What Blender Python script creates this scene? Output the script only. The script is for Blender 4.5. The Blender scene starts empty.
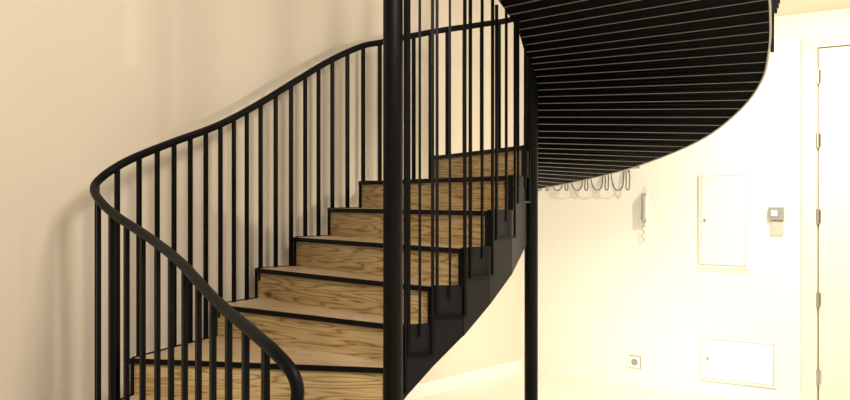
import bpy, bmesh, math
from mathutils import Vector
H=0.17; EYE=1.41
sc=bpy.context.scene
sc.view_settings.view_transform='Standard'
try: sc.view_settings.look='None'
except Exception: pass

# ---------- materials ----------
def mat(name,col,rough=0.5,metal=0.0,spec=0.5,bump=0.0,bscale=200,var=0.0):
    m=bpy.data.materials.new(name); m.use_nodes=True
    nt=m.node_tree; b=nt.nodes['Principled BSDF']
    b.inputs['Base Color'].default_value=(*col,1); b.inputs['Roughness'].default_value=rough
    b.inputs['Metallic'].default_value=metal
    b.inputs['Specular IOR Level'].default_value=spec
    tc=nt.nodes.new('ShaderNodeTexCoord'); nz=nt.nodes.new('ShaderNodeTexNoise')
    nz.inputs['Scale'].default_value=bscale; nt.links.new(tc.outputs['Object'],nz.inputs['Vector'])
    if bump:
        bp=nt.nodes.new('ShaderNodeBump'); bp.inputs['Strength'].default_value=bump; bp.inputs['Distance'].default_value=0.002
        nt.links.new(nz.outputs['Fac'],bp.inputs['Height']); nt.links.new(bp.outputs['Normal'],b.inputs['Normal'])
    if var:
        n2=nt.nodes.new('ShaderNodeTexNoise'); n2.inputs['Scale'].default_value=1.3
        nt.links.new(tc.outputs['Object'],n2.inputs['Vector'])
        r=nt.nodes.new('ShaderNodeValToRGB')
        r.color_ramp.elements[0].position=0.3; r.color_ramp.elements[1].position=0.7
        r.color_ramp.elements[0].color=(*[c*(1-var) for c in col],1); r.color_ramp.elements[1].color=(*col,1)
        nt.links.new(n2.outputs['Fac'],r.inputs['Fac']); nt.links.new(r.outputs['Color'],b.inputs['Base Color'])
    return m

def wood(name,c_dark,c_mid,c_light,stretch=0.55):
    m=bpy.data.materials.new(name); m.use_nodes=True
    nt=m.node_tree; b=nt.nodes['Principled BSDF']; b.inputs['Roughness'].default_value=0.45
    L=nt.links.new
    uv=nt.nodes.new('ShaderNodeUVMap'); uv.uv_map='UVMap'
    mp=nt.nodes.new('ShaderNodeMapping'); mp.inputs['Scale'].default_value=(stretch,8.0,1.0); L(uv.outputs['UV'],mp.inputs['Vector'])
    mk=nt.nodes.new('ShaderNodeMapping'); mk.inputs['Scale'].default_value=(2.4,5.0,1.0); L(uv.outputs['UV'],mk.inputs['Vector'])
    vo=nt.nodes.new('ShaderNodeTexVoronoi'); vo.inputs['Scale'].default_value=1.0; L(mk.outputs['Vector'],vo.inputs['Vector'])
    kr=nt.nodes.new('ShaderNodeValToRGB'); kr.color_ramp.elements[0].position=0.06; kr.color_ramp.elements[0].color=(1,1,1,1)
    kr.color_ramp.elements[1].position=0.12; kr.color_ramp.elements[1].color=(0,0,0,1); L(vo.outputs['Distance'],kr.inputs['Fac'])
    n=nt.nodes.new('ShaderNodeTexNoise'); n.inputs['Scale'].default_value=1.6; n.inputs['Detail'].default_value=2; L(mp.outputs['Vector'],n.inputs['Vector'])
    inv=nt.nodes.new('ShaderNodeMath'); inv.operation='MULTIPLY'; inv.inputs[1].default_value=-0.7; L(vo.outputs['Distance'],inv.inputs[0])
    mul=nt.nodes.new('ShaderNodeMath'); mul.operation='MULTIPLY_ADD'; mul.inputs[1].default_value=12.0
    L(n.outputs['Fac'],mul.inputs[0]); L(inv.outputs[0],mul.inputs[2])
    fr=nt.nodes.new('ShaderNodeMath'); fr.operation='PINGPONG'; fr.inputs[1].default_value=0.5; L(mul.outputs[0],fr.inputs[0])
    cr=nt.nodes.new('ShaderNodeValToRGB'); e=cr.color_ramp.elements
    e[0].position=0.0; e[0].color=(*c_dark,1); e[1].position=0.42; e[1].color=(*c_light,1)
    x=cr.color_ramp.elements.new(0.13); x.color=(*c_mid,1); L(fr.outputs[0],cr.inputs['Fac'])
    mx=nt.nodes.new('ShaderNodeMix'); mx.data_type='RGBA'; L(kr.outputs['Color'],mx.inputs['Factor'])
    L(cr.outputs['Color'],mx.inputs['A']); mx.inputs['B'].default_value=(0.17,0.075,0.025,1)
    fn=nt.nodes.new('ShaderNodeTexNoise'); mf=nt.nodes.new('ShaderNodeMapping'); mf.inputs['Scale'].default_value=(3,150,1)
    L(uv.outputs['UV'],mf.inputs['Vector']); L(mf.outputs['Vector'],fn.inputs['Vector']); fn.inputs['Scale'].default_value=1.0
    m2=nt.nodes.new('ShaderNodeMix'); m2.data_type='RGBA'; m2.blend_type='MULTIPLY'; m2.inputs['Factor'].default_value=0.35
    L(mx.outputs['Result'],m2.inputs['A']); L(fn.outputs['Fac'],m2.inputs['B'])
    bn_=nt.nodes.new('ShaderNodeTexNoise'); bn_.inputs['Scale'].default_value=0.9; L(uv.outputs['UV'],bn_.inputs['Vector'])
    brp=nt.nodes.new('ShaderNodeValToRGB'); brp.color_ramp.elements[0].position=.35; brp.color_ramp.elements[0].color=(.80,.72,.61,1)
    brp.color_ramp.elements[1].position=.6; brp.color_ramp.elements[1].color=(1,1,1,1); L(bn_.outputs['Fac'],brp.inputs['Fac'])
    m3=nt.nodes.new('ShaderNodeMix'); m3.data_type='RGBA'; m3.blend_type='MULTIPLY'; m3.inputs['Factor'].default_value=1
    L(m2.outputs['Result'],m3.inputs['A']); L(brp.outputs['Color'],m3.inputs['B'])
    L(m3.outputs['Result'],b.inputs['Base Color'])
    return m

M_black=mat('black_steel',(0.0014,0.0014,0.0015),0.5,0.0,0.14,0.05,300)
M_soffit=mat('black_soffit',(0.0008,0.0008,0.0008),0.8,0.0,0.04,0.05,80)
M_string=mat('grey_black_plate',(0.007,0.0065,0.0075),0.5,0,0.2,0.05,300)
M_strip=mat('pale_strip',(0.30,0.285,0.25),0.4,0,0.3)  # pale strips laid across the black soffit
M_rim=mat('pale_rim',(0.50,0.48,0.43),0.4,0,0.3)
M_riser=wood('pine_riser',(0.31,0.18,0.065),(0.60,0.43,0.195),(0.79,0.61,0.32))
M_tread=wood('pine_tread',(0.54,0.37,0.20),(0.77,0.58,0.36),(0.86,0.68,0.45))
M_wl=mat('shaded_plaster',(0.775,0.68,0.55),0.85,0,0.2,0.1,60,0.04)  # same wall paint, with the left wall's shade put into its colour
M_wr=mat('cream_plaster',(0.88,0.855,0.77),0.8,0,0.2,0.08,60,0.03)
M_floor=mat('pale_floor',(0.90,0.87,0.74),0.25,0,0.5,0.02,20,0.05)
M_ceil=mat('ceiling_paint',(0.88,0.70,0.58),0.9)
M_white=mat('white_lacquer',(0.86,0.84,0.77),0.4)
M_door=mat('cream_door',(0.79,0.74,0.61),0.45)
M_grey=mat('grey_plastic',(0.30,0.29,0.27),0.4)
M_gap=mat('painted_gap_shade',(0.32,0.28,0.22),0.8)  # shade of gaps and recesses painted in as a darker colour
M_steel=mat('brushed_steel',(0.5,0.48,0.45),0.3,1.0)
M_wire=mat('grey_wire',(0.13,0.12,0.11),0.35,0.5)

# ---------- helpers ----------
def obj(name,bm,m,parent=None,smooth=False):
    me=bpy.data.meshes.new(name); bmesh.ops.recalc_face_normals(bm,faces=bm.faces); bm.to_mesh(me); bm.free()
    o=bpy.data.objects.new(name,me); sc.collection.objects.link(o); me.materials.append(m)
    if smooth:
        for p in me.polygons: p.use_smooth=True
    if parent: o.parent=parent
    return o
def empty(name):
    o=bpy.data.objects.new(name,None); sc.collection.objects.link(o); return o
def prism(bm,base,dz,uvl=None,voff=0,org=None,dirv=None):
    dz=Vector(dz)
    a=[bm.verts.new(p) for p in base]; b=[bm.verts.new(p+dz) for p in base]
    fs=[bm.faces.new(a),bm.faces.new(b)]
    n=len(a)
    for i in range(n): fs.append(bm.faces.new([a[i],a[(i+1)%n],b[(i+1)%n],b[i]]))
    if uvl is not None:
        dirv=dirv.normalized(); per=Vector((-dirv.y,dirv.x,0))
        for f in fs:
            for l in f.loops:
                d=l.vert.co-org
                l[uvl].uv=(d.dot(dirv)+voff*1.37, d.dot(per)+d.z+voff*0.77)
def box(bm,c,dx,dy,dz,ax=Vector((1,0,0))):
    ax=ax.normalized(); ay=Vector((-ax.y,ax.x,0)); c=Vector(c)
    base=[c+ax*sx*dx/2+ay*sy*dy/2-Vector((0,0,dz/2)) for sx,sy in((-1,-1),(1,-1),(1,1),(-1,1))]
    prism(bm,base,(0,0,dz))
def tube(bm,pts,r,seg=12):
    pts=[Vector(p) for p in pts]; rings=[]
    up=None
    for i,p in enumerate(pts):
        t=(pts[min(i+1,len(pts)-1)]-pts[max(i-1,0)]).normalized()
        if up is None:
            up=Vector((0,0,1)) if abs(t.z)<0.9 else Vector((1,0,0))
        a=(up-t*up.dot(t)).normalized(); b=t.cross(a); up=a
        rings.append([bm.verts.new(p+a*r*math.cos(2*math.pi*j/seg)+b*r*math.sin(2*math.pi*j/seg)) for j in range(seg)])
    for i in range(len(rings)-1):
        for j in range(seg):
            bm.faces.new([rings[i][j],rings[i][(j+1)%seg],rings[i+1][(j+1)%seg],rings[i+1][j]])
    bm.faces.new(rings[0]); bm.faces.new(rings[-1])
def cr(P,t):
    n=len(P)-1; i=min(int(max(t,0)),n-1); u=min(max(t,0),n)-i
    p0=P[max(i-1,0)];p1=P[i];p2=P[i+1];p3=P[min(i+2,n)]
    return Vector([0.5*((2*b)+(-a+c)*u+(2*a-5*b+4*c-d)*u*u+(-a+3*b-3*c+d)*u**3) for a,b,c,d in zip(p0,p1,p2,p3)])
def nz(n): return EYE-n*H
def tread_z(k): return (k+3)*H

# ---------- plan of the stair: nosing ends ----------
NO={-2:(-.45,2.88),-1:(-1.02,3.62),0:(-1.40,4.12),1:(-1.35,4.39),2:(-1.12,5.11),3:(-.96,5.44),4:(-.765,5.63),5:(-.587,5.87),6:(-.406,6.03),7:(.06,6.26),
    8:(.93,6.18),9:(1.46,5.58),10:(1.66,5.08),11:(1.645,4.61),12:(1.47,4.08),13:(1.10,3.37)}
NI={-2:(-.12,3.66),-1:(-.14,3.86),0:(-.16,4.02),1:(-.165,4.14),2:(-.10,4.24),3:(.03,4.29),4:(.17,4.32),5:(.30,4.47),6:(.42,4.66),7:(.53,5.03),
    8:(.56,5.20),9:(.59,5.17),10:(.60,5.13),11:(.59,5.08),12:(.545,5.02),13:(.38,4.48)}
stair=empty('spiral_staircase')

bt=bmesh.new(); ut=bt.loops.layers.uv.new('UVMap')
br=bmesh.new(); ur=br.loops.layers.uv.new('UVMap')
bn=bmesh.new()
def v2(p,z): return Vector((p[0],p[1],z))
for k in range(-2,13):
    z=tread_z(k)
    o,i=Vector(NO[k]),Vector(NI[k]); o2,i2=Vector(NO[k+1]),Vector(NI[k+1])
    d=(i-o).normalized()
    f=Vector((d.y,-d.x))
    if f.dot(Vector(NO[k-1])-o if k>-2 else Vector((1,-1)))<0: f=-f
    d3=Vector((d.x,d.y,0)); f3=Vector((f.x,f.y,0))
    base=[v2(o,z-.03),v2(i,z-.03),v2(i2,z-.03),v2(o2,z-.03)]
    prism(bt,base,(0,0,.03),ut,k,v2(o,z),d3)
    zb=max(z-H,0)
    b0=[v2(o,zb),v2(i,zb),v2(i,zb)-f3*.02,v2(o,zb)-f3*.02]
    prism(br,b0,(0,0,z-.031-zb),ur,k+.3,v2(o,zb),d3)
    c=(v2(o,z-.013)+v2(i,z-.013))/2+f3*.006
    box(bn,c,(i-o).length+.02,.014,.024,d3)
    box(bn,v2(o,zb+(z-zb)/2)+f3*.004,.011,.02,z-zb,d3)
    box(bn,v2(i,zb+(z-zb)/2)+f3*.004,.014,.03,z-zb,d3)
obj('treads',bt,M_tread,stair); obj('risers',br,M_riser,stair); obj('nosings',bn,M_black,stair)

# ---------- ribbon (soffit) ----------
up_o=[(.06,6.26,.29),(.42,6.33,-.1),(.76,6.26,-.46),(1.06,6.09,-.83),(1.31,5.81,-1.26),(1.56,5.40,-2.0),(1.67,5.05,-2.8),(1.67,4.71,-3.5),(1.60,4.42,-4.11),
      (1.505,4.14,-4.6),(1.386,3.85,-5.1),(1.18,3.47,-5.6),(.89,3.08,-6.0)]
up_i=[(.53,5.03),(.545,5.16),(.56,5.18),(.575,5.18),(.59,5.17),(.60,5.15),(.605,5.12),(.60,5.09),(.58,5.06),
      (.53,5.00),(.47,4.80),(.34,4.46),(.20,4.10)]
bs=bmesh.new()
def quadstrip(bm,rows):
    pr=None
    for r in rows:
        vs=[bm.verts.new(p) for p in r]
        if pr:
            for j in range(len(vs)): bm.faces.new([pr[j],pr[(j+1)%len(vs)],vs[(j+1)%len(vs)],vs[j]])
        else: bm.faces.new(vs)
        pr=vs
    bm.faces.new(pr)
N=len(up_o)-1
rows=[]
for s in range(0,N*8+1):
    t=s/8; o=cr(up_o,t); i=cr(up_i,t); z=nz(o.z)
    rows.append([Vector((o.x,o.y,z)),Vector((i.x,i.y,z)),Vector((i.x,i.y,z+.02)),Vector((o.x,o.y,z+.02))])
quadstrip(bs,rows)
rows=[]
for k in range(-1,8):
    z=max(tread_z(k)-2.0*H,0.02)
    rows.append([v2(NO[k],z),v2(NI[k],z),v2(NI[k],z+.015),v2(NO[k],z+.015)])
quadstrip(bs,rows)
obj('soffit',bs,M_soffit,stair)
bl=bmesh.new()
S=[];L=0;last=None
for s in range(0,(N-1)*60+1):
    t=1.6+s/60
    if t>N: break
    o=cr(up_o,t); p=Vector((o.x,o.y,nz(o.z)))
    if last: L+=(p-last).length
    last=p; S.append((L,t))
ns=38
for a in range(ns+1):
    tgt=L*a/ns
    t=min(S,key=lambda e:abs(e[0]-tgt))[1]
    o=cr(up_o,t); i=cr(up_i,t); z=nz(o.z)
    A=Vector((o.x,o.y,z-.001)); B=Vector((i.x,i.y,z-.001))
    box(bl,(A+B)/2,(A-B).length,.003,.003,A-B)
obj('soffit_strips',bl,M_strip,stair)
bl=bmesh.new()
tube(bl,[(lambda o:(o.x,o.y,nz(o.z)-.002))(cr(up_o,1.6+s/12)) for s in range(int((N-1.6)*12)+1)],.005,6)
obj('soffit_rim',bl,M_rim,stair)

# ---------- strings ----------
bg=bmesh.new()
def plate(bm,A,B,za0,zb0,za1,zb1,th):
    d=(B-A).normalized(); n=Vector((-d.y,d.x,0))*th/2
    rows=[]
    for P,z0,z1 in((A,za0,za1),(B,zb0,zb1)):
        P=Vector((P.x,P.y,0))
        rows.append([P+n+Vector((0,0,z0)),P-n+Vector((0,0,z0)),P-n+Vector((0,0,z1)),P+n+Vector((0,0,z1))])
    quadstrip(bm,rows)
tk={-2:1,-1:1.6,0:1.9,1:1.9,2:1.95,3:2.15,4:2.35,5:2.6,6:2.85,7:3.1}
for k in range(-2,7):
    A=Vector((*NI[k],0)); B=Vector((*NI[k+1],0))
    z=tread_z(k)
    plate(bg,A,B,max(z-tk[k]*H,0),max(z+H-tk[k+1]*H,0),z+.004,z+.004,.014)
obj('inner_string',bg,M_string,stair)
bg=bmesh.new()
for k in range(-2,7):
    A=Vector((*NO[k],0)); B=Vector((*NO[k+1],0)); z=tread_z(k)
    plate(bg,A,B,max(z-2*H,0),max(z-1*H,0),z+.004,z+.004,.014)
for s in range(0,N*8):
    for P in (up_o,up_i):
        if P is up_i and s<24: continue
        a=cr(P,s/8);b=cr(P,(s+1)/8); oa=cr(up_o,s/8);ob=cr(up_o,(s+1)/8)
        A=Vector((a.x,a.y,0));B=Vector((b.x,b.y,0))
        if (A-B).length<.012: continue
        hh=2.2*H
        t0,t1=nz(oa.z)+hh,nz(ob.z)+hh
        if s<18: t0=t1=tread_z(7)+.004
        plate(bg,A,B,nz(oa.z),nz(ob.z),t0,t1,.012)
obj('outer_string',bg,M_soffit,stair)

# ---------- handrail ----------
rail=[(-.357,2.65,8.2),(-.357,2.65,5.5),(-.357,2.65,4.2),(-.357,2.65,3.4),(-.357,2.655,3.08),(-.378,2.67,2.81),(-.44,2.74,2.54),(-.53,2.88,2.32),(-.70,3.17,1.96),(-.905,3.51,1.35),
      (-1.10,3.80,.9),(-1.30,4.04,.45),(-1.425,4.19,.08),(-1.505,4.32,-.30),(-1.50,4.41,-.62),(-1.44,4.49,-.98),(-1.37,4.58,-1.28),(-1.265,4.78,-1.72),(-1.11,5.08,-2.34),(-.955,5.40,-3.18),
      (-.764,5.65,-4.18),(-.587,5.89,-5.09),(-.406,6.05,-5.75),(-.27,6.13,-6.0),(.06,6.28,-6.55),(.365,6.37,-6.91),(.63,6.37,-7.2)]
rail+= [(o[0]+.04*((o[0]-.4)),o[1]+.02,o[2]-7.1) for o in up_o[3:]]
RP=[cr(rail,s/8) for s in range((len(rail)-1)*8+1)]
RP=[Vector((p.x,p.y,nz(p.z))) for p in RP]
b=bmesh.new(); tube(b,RP,.0195,14); obj('handrail',b,M_black,stair,True)
# ---------- outer balusters ----------
b=bmesh.new()
start=5*8; acc=0; nxt=.14
def string_at(p,rz):
    best=None
    ks=sorted(NO)
    for k in ks[:-1]:
        A=Vector(NO[k]);B=Vector(NO[k+1]); ab=B-A
        u=max(0,min(1,(Vector((p.x,p.y))-A).dot(ab)/ab.length_squared))
        dd=(A+ab*u-Vector((p.x,p.y))).length + abs(rz-.92-tread_z(k+u))*.3
        if best is None or dd<best[0]: best=(dd,k,u)
    return best
for i in range(start,len(RP)-1):
    seg=Vector((RP[i+1].x-RP[i].x,RP[i+1].y-RP[i].y,0)); l=seg.length
    while acc+l>nxt and l>1e-6:
        p=RP[i].lerp(RP[i+1],(nxt-acc)/l)
        front = nxt<1.9
        dd,k,u=string_at(p,p.z)
        zb=max(tread_z(k)-.07,0.0)
        if nxt<2.7: zb=max(min(zb,p.z-1.25),0.0)
        nxt+=.16 if front else .12
        box(b,(p.x,p.y,(p.z+zb)/2),.024,.013 if not front else .018,p.z-zb,seg)
    acc+=l
obj('outer_balusters',b,M_black,stair)

# ---------- inner bars ----------
b=bmesh.new()
def ipath(k):
    ks=[NI[j] for j in range(-2,8)]
    return cr([(a,c,0) for a,c in ks],k+2)
for k in range(1,7):
    zt=3.45 if k<5 else 2.33
    lo,hi=k+.15,k+.98
    zb=tread_z(k)-.8*H
    P=[]
    for u in (0,.5,1):
        kk=lo+(hi-lo)*u; p=ipath(kk); t=(ipath(kk+.05)-ipath(kk-.05)).normalized()
        n=Vector((t.y,-t.x,0)); P.append(Vector((p.x,p.y,0))+n*.024)
        q=P[-1]
        z0=zb if u!=.5 else tread_z(k)-.3*H
        w=.013 if u!=.5 else .010
        box(b,(q.x,q.y,(z0+zt)/2),w,.011,zt-z0,n.cross(Vector((0,0,1))))
    A,B=P[0],P[2]
    box(b,((A.x+B.x)/2,(A.y+B.y)/2,zb+.005),(A-B).length,.011,.010,B-A)
obj('inner_bars',b,M_black,stair)

# ---------- poles ----------
for nme,(x,y),r in(('pole_near',(-.12,3.56),.037),('pole_far',(.57,5.10),.036)):
    b=bmesh.new(); tube(b,[(x,y,0),(x,y,.012)],r+.04,32); tube(b,[(x,y,.0),(x,y,4.2)],r,32)
    obj(nme,b,M_black,stair,True)
    for p in bpy.data.objects[nme].data.polygons: p.use_smooth=abs(p.normal.z)<.5

# ---------- room ----------
C=Vector((.793,7.83,0))
dl=Vector((-1,-1.248,0)).normalized(); nl=Vector((.78,-.625,0)).normalized()
dr=Vector((1,-.769,0)).normalized(); nr=Vector((-.769,-1,0)).normalized()
def wallbox(name,org,d,n,u0,u1,z0,z1,th,m,parent=None,off=0,bev=0):
    b=bmesh.new()
    base=[org+d*u0+n*off,org+d*u1+n*off,org+d*u1+n*(off+th),org+d*u0+n*(off+th)]
    base=[Vector((p.x,p.y,z0)) for p in base]; prism(b,base,(0,0,z1-z0))
    if bev: bmesh.ops.bevel(b,geom=b.edges[:],offset=bev,segments=2,affect='EDGES')
    return obj(name,b,m,parent)
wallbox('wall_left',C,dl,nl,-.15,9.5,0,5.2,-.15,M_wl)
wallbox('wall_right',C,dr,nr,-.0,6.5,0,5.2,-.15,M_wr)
wallbox('baseboard_left',C,dl,nl,.014,9,0,.10,.014,M_white)
wallbox('baseboard_right',C,dr,nr,.0,2.24,0,.10,.014,M_white)
b=bmesh.new(); prism(b,[Vector((-9,-4,-.1)),Vector((8,-4,-.1)),Vector((8,9,-.1)),Vector((-9,9,-.1))],(0,0,.1)); obj('floor',b,M_floor)
b=bmesh.new(); prism(b,[Vector((2.15,-3,2.68)),Vector((5.5,-3,2.68)),Vector((5.5,4.2,2.68)),Vector((2.15,6.78,2.68))],(0,0,.3)); obj('ceiling',b,M_ceil)

def W(u,z,off=0): 
    p=C+dr*u+nr*off; return Vector((p.x,p.y,z))
door=empty('door_1')
wallbox('casing_side',C,dr,nr,2.243,2.341,0,2.51,.03,M_door,door)
wallbox('casing_head',C,dr,nr,2.341,3.35,2.435,2.51,.03,M_door,door)
wallbox('casing_far_side',C,dr,nr,3.25,3.35,0,2.435,.03,M_door,door)
wallbox('rebate',C,dr,nr,2.341,3.25,0,2.435,.004,M_gap,door)
wallbox('leaf',C,dr,nr,2.353,3.24,.01,2.425,.018,M_door,door)
b=bmesh.new()
for z in (2.24,1.81,1.30,.74,.22):
    tube(b,[W(2.347,z-.05,.033),W(2.347,z+.05,.033)],.009,8); box(b,W(2.352,z,.03),.03,.004,.09,dr)
obj('hinges',b,M_steel,door)
b=bmesh.new(); tube(b,[W(3.15,1.02,.018),W(3.15,1.02,.06),W(3.12,1.02,.065),W(3.03,1.02,.065)],.009,8); obj('handle',b,M_steel,door)

def panel(name,u0,u1,z0,z1):
    e=empty(name)
    wallbox('surround',C,dr,nr,u0,u1,z0,z1,.026,M_white,e,0,.003)
    wallbox('gap_shade',C,dr,nr,u0+.018,u1-.018,z0+.018,z1-.018,.001,M_gap,e,.026)  # darker sheet paints the shadow line round the cover
    wallbox('cover',C,dr,nr,u0+.022,u1-.022,z0+.022,z1-.022,.008,M_white,e,.026,.002)
    wallbox('latch',C,dr,nr,u0+.04,u0+.055,(z0+z1)/2-.012,(z0+z1)/2+.012,.005,M_grey,e,.034)
panel('electrical_panel',1.521,1.883,.924,1.603)
panel('access_panel',1.543,2.077,.11,.43)
t=empty('thermostat')
wallbox('body',C,dr,nr,2.02,2.12,1.27,1.36,.03,M_grey,t)
wallbox('display',C,dr,nr,2.04,2.08,1.30,1.34,.004,M_white,t,.03)
wallbox('lower_patch',C,dr,nr,2.035,2.115,1.17,1.265,.018,mat('beige_patch',(.55,.5,.42),.5),t)  # beige patch set just below the thermostat body
t=empty('intercom_phone')
wallbox('base',C,dr,nr,1.065,1.115,1.22,1.46,.02,M_white,t)
b=bmesh.new(); tube(b,[W(1.10,1.45,.02),W(1.10,1.45,.05),W(1.10,1.43,.058),W(1.10,1.35,.052),W(1.10,1.27,.058),W(1.10,1.25,.045),W(1.10,1.25,.02)],.013,10)
tube(b,[W(1.09,1.24,.03)]+[W(1.09+.012*math.sin(i*1.3),1.24-.012*i,.03) for i in range(1,14)],.003,6)
obj('handset',b,M_grey,t,True)
t=empty('wall_socket')
wallbox('rim',C,dr,nr,.968,1.062,.135,.229,.010,M_gap,t)
wallbox('plate',C,dr,nr,.973,1.057,.140,.224,.016,M_white,t)
b=bmesh.new(); tube(b,[W(1.015,.182,.010),W(1.015,.182,.019)],.026,20); obj('socket_well',b,M_gap,t)
# coat rack: slim bar with curled wire hooks
t=empty('coat_rack')
wallbox('bar',C,dr,nr,.16,1.05,1.655,1.668,.010,M_steel,t,.001)
b=bmesh.new()
for j in range(5):
    u=.24+j*.175
    for sgn in (-1,1):
        pts=[W(u+sgn*.005,1.66,.014),W(u+sgn*.008,1.63,.022),W(u+sgn*.012,1.56,.026)]
        for s in range(9):
            a=math.pi*(s/8)
            pts.append(W(u+sgn*(.012+.028*(1-math.cos(a))),1.53-.045*math.sin(a),.03+.06*s/8))
        pts.append(W(u+sgn*.076,1.58,.10)); pts.append(W(u+sgn*.070,1.62,.105))
        tube(b,pts,.0048,6)
        e=pts[-1]; tube(b,[e,e+Vector((0,0,.014))],.009,8)
obj('hooks',b,M_wire,t,True)

# ---------- lamps ----------
def lamp(name,loc,e,size,col,rot=(0,0,0)):
    l=bpy.data.lights.new(name,'AREA'); l.shape='DISK'; l.size=size; l.energy=e; l.color=col
    o=bpy.data.objects.new(name,l); o.location=loc; o.rotation_euler=rot; sc.collection.objects.link(o); return o
def aim(o,t):
    o.rotation_euler=(Vector(t)-o.location).to_track_quat('-Z','Y').to_euler()
o=lamp('hall_downlight',(2.35,5.15,2.62),60,.06,(1,.92,.76)); aim(o,(1.9,5.9,.5))
lamp('hall_downlight.001',(3.2,3.0,2.62),26,.3,(1,.92,.76))
o=lamp('stairwell_lamp',(1.3,1.2,3.3),135,1.1,(1,.885,.74)); aim(o,(-.6,5.0,1.4))
o=lamp('under_stair_fill',(1.1,5.9,.04),15,.25,(1,.95,.82)); aim(o,(1.4,7.25,.5))  # added fill for the glow under the stair, no fixture there
w=bpy.data.worlds.new('world'); sc.world=w; w.use_nodes=True
bgn=w.node_tree.nodes['Background']; bgn.inputs[0].default_value=(1,.935,.83,1); bgn.inputs[1].default_value=.56

cam=bpy.data.cameras.new('camera'); cam.lens=950/850*36; cam.sensor_width=36
co=bpy.data.objects.new('camera',cam); co.location=(0,0,EYE); co.rotation_euler=(math.pi/2,0,0); sc.collection.objects.link(co); sc.camera=co
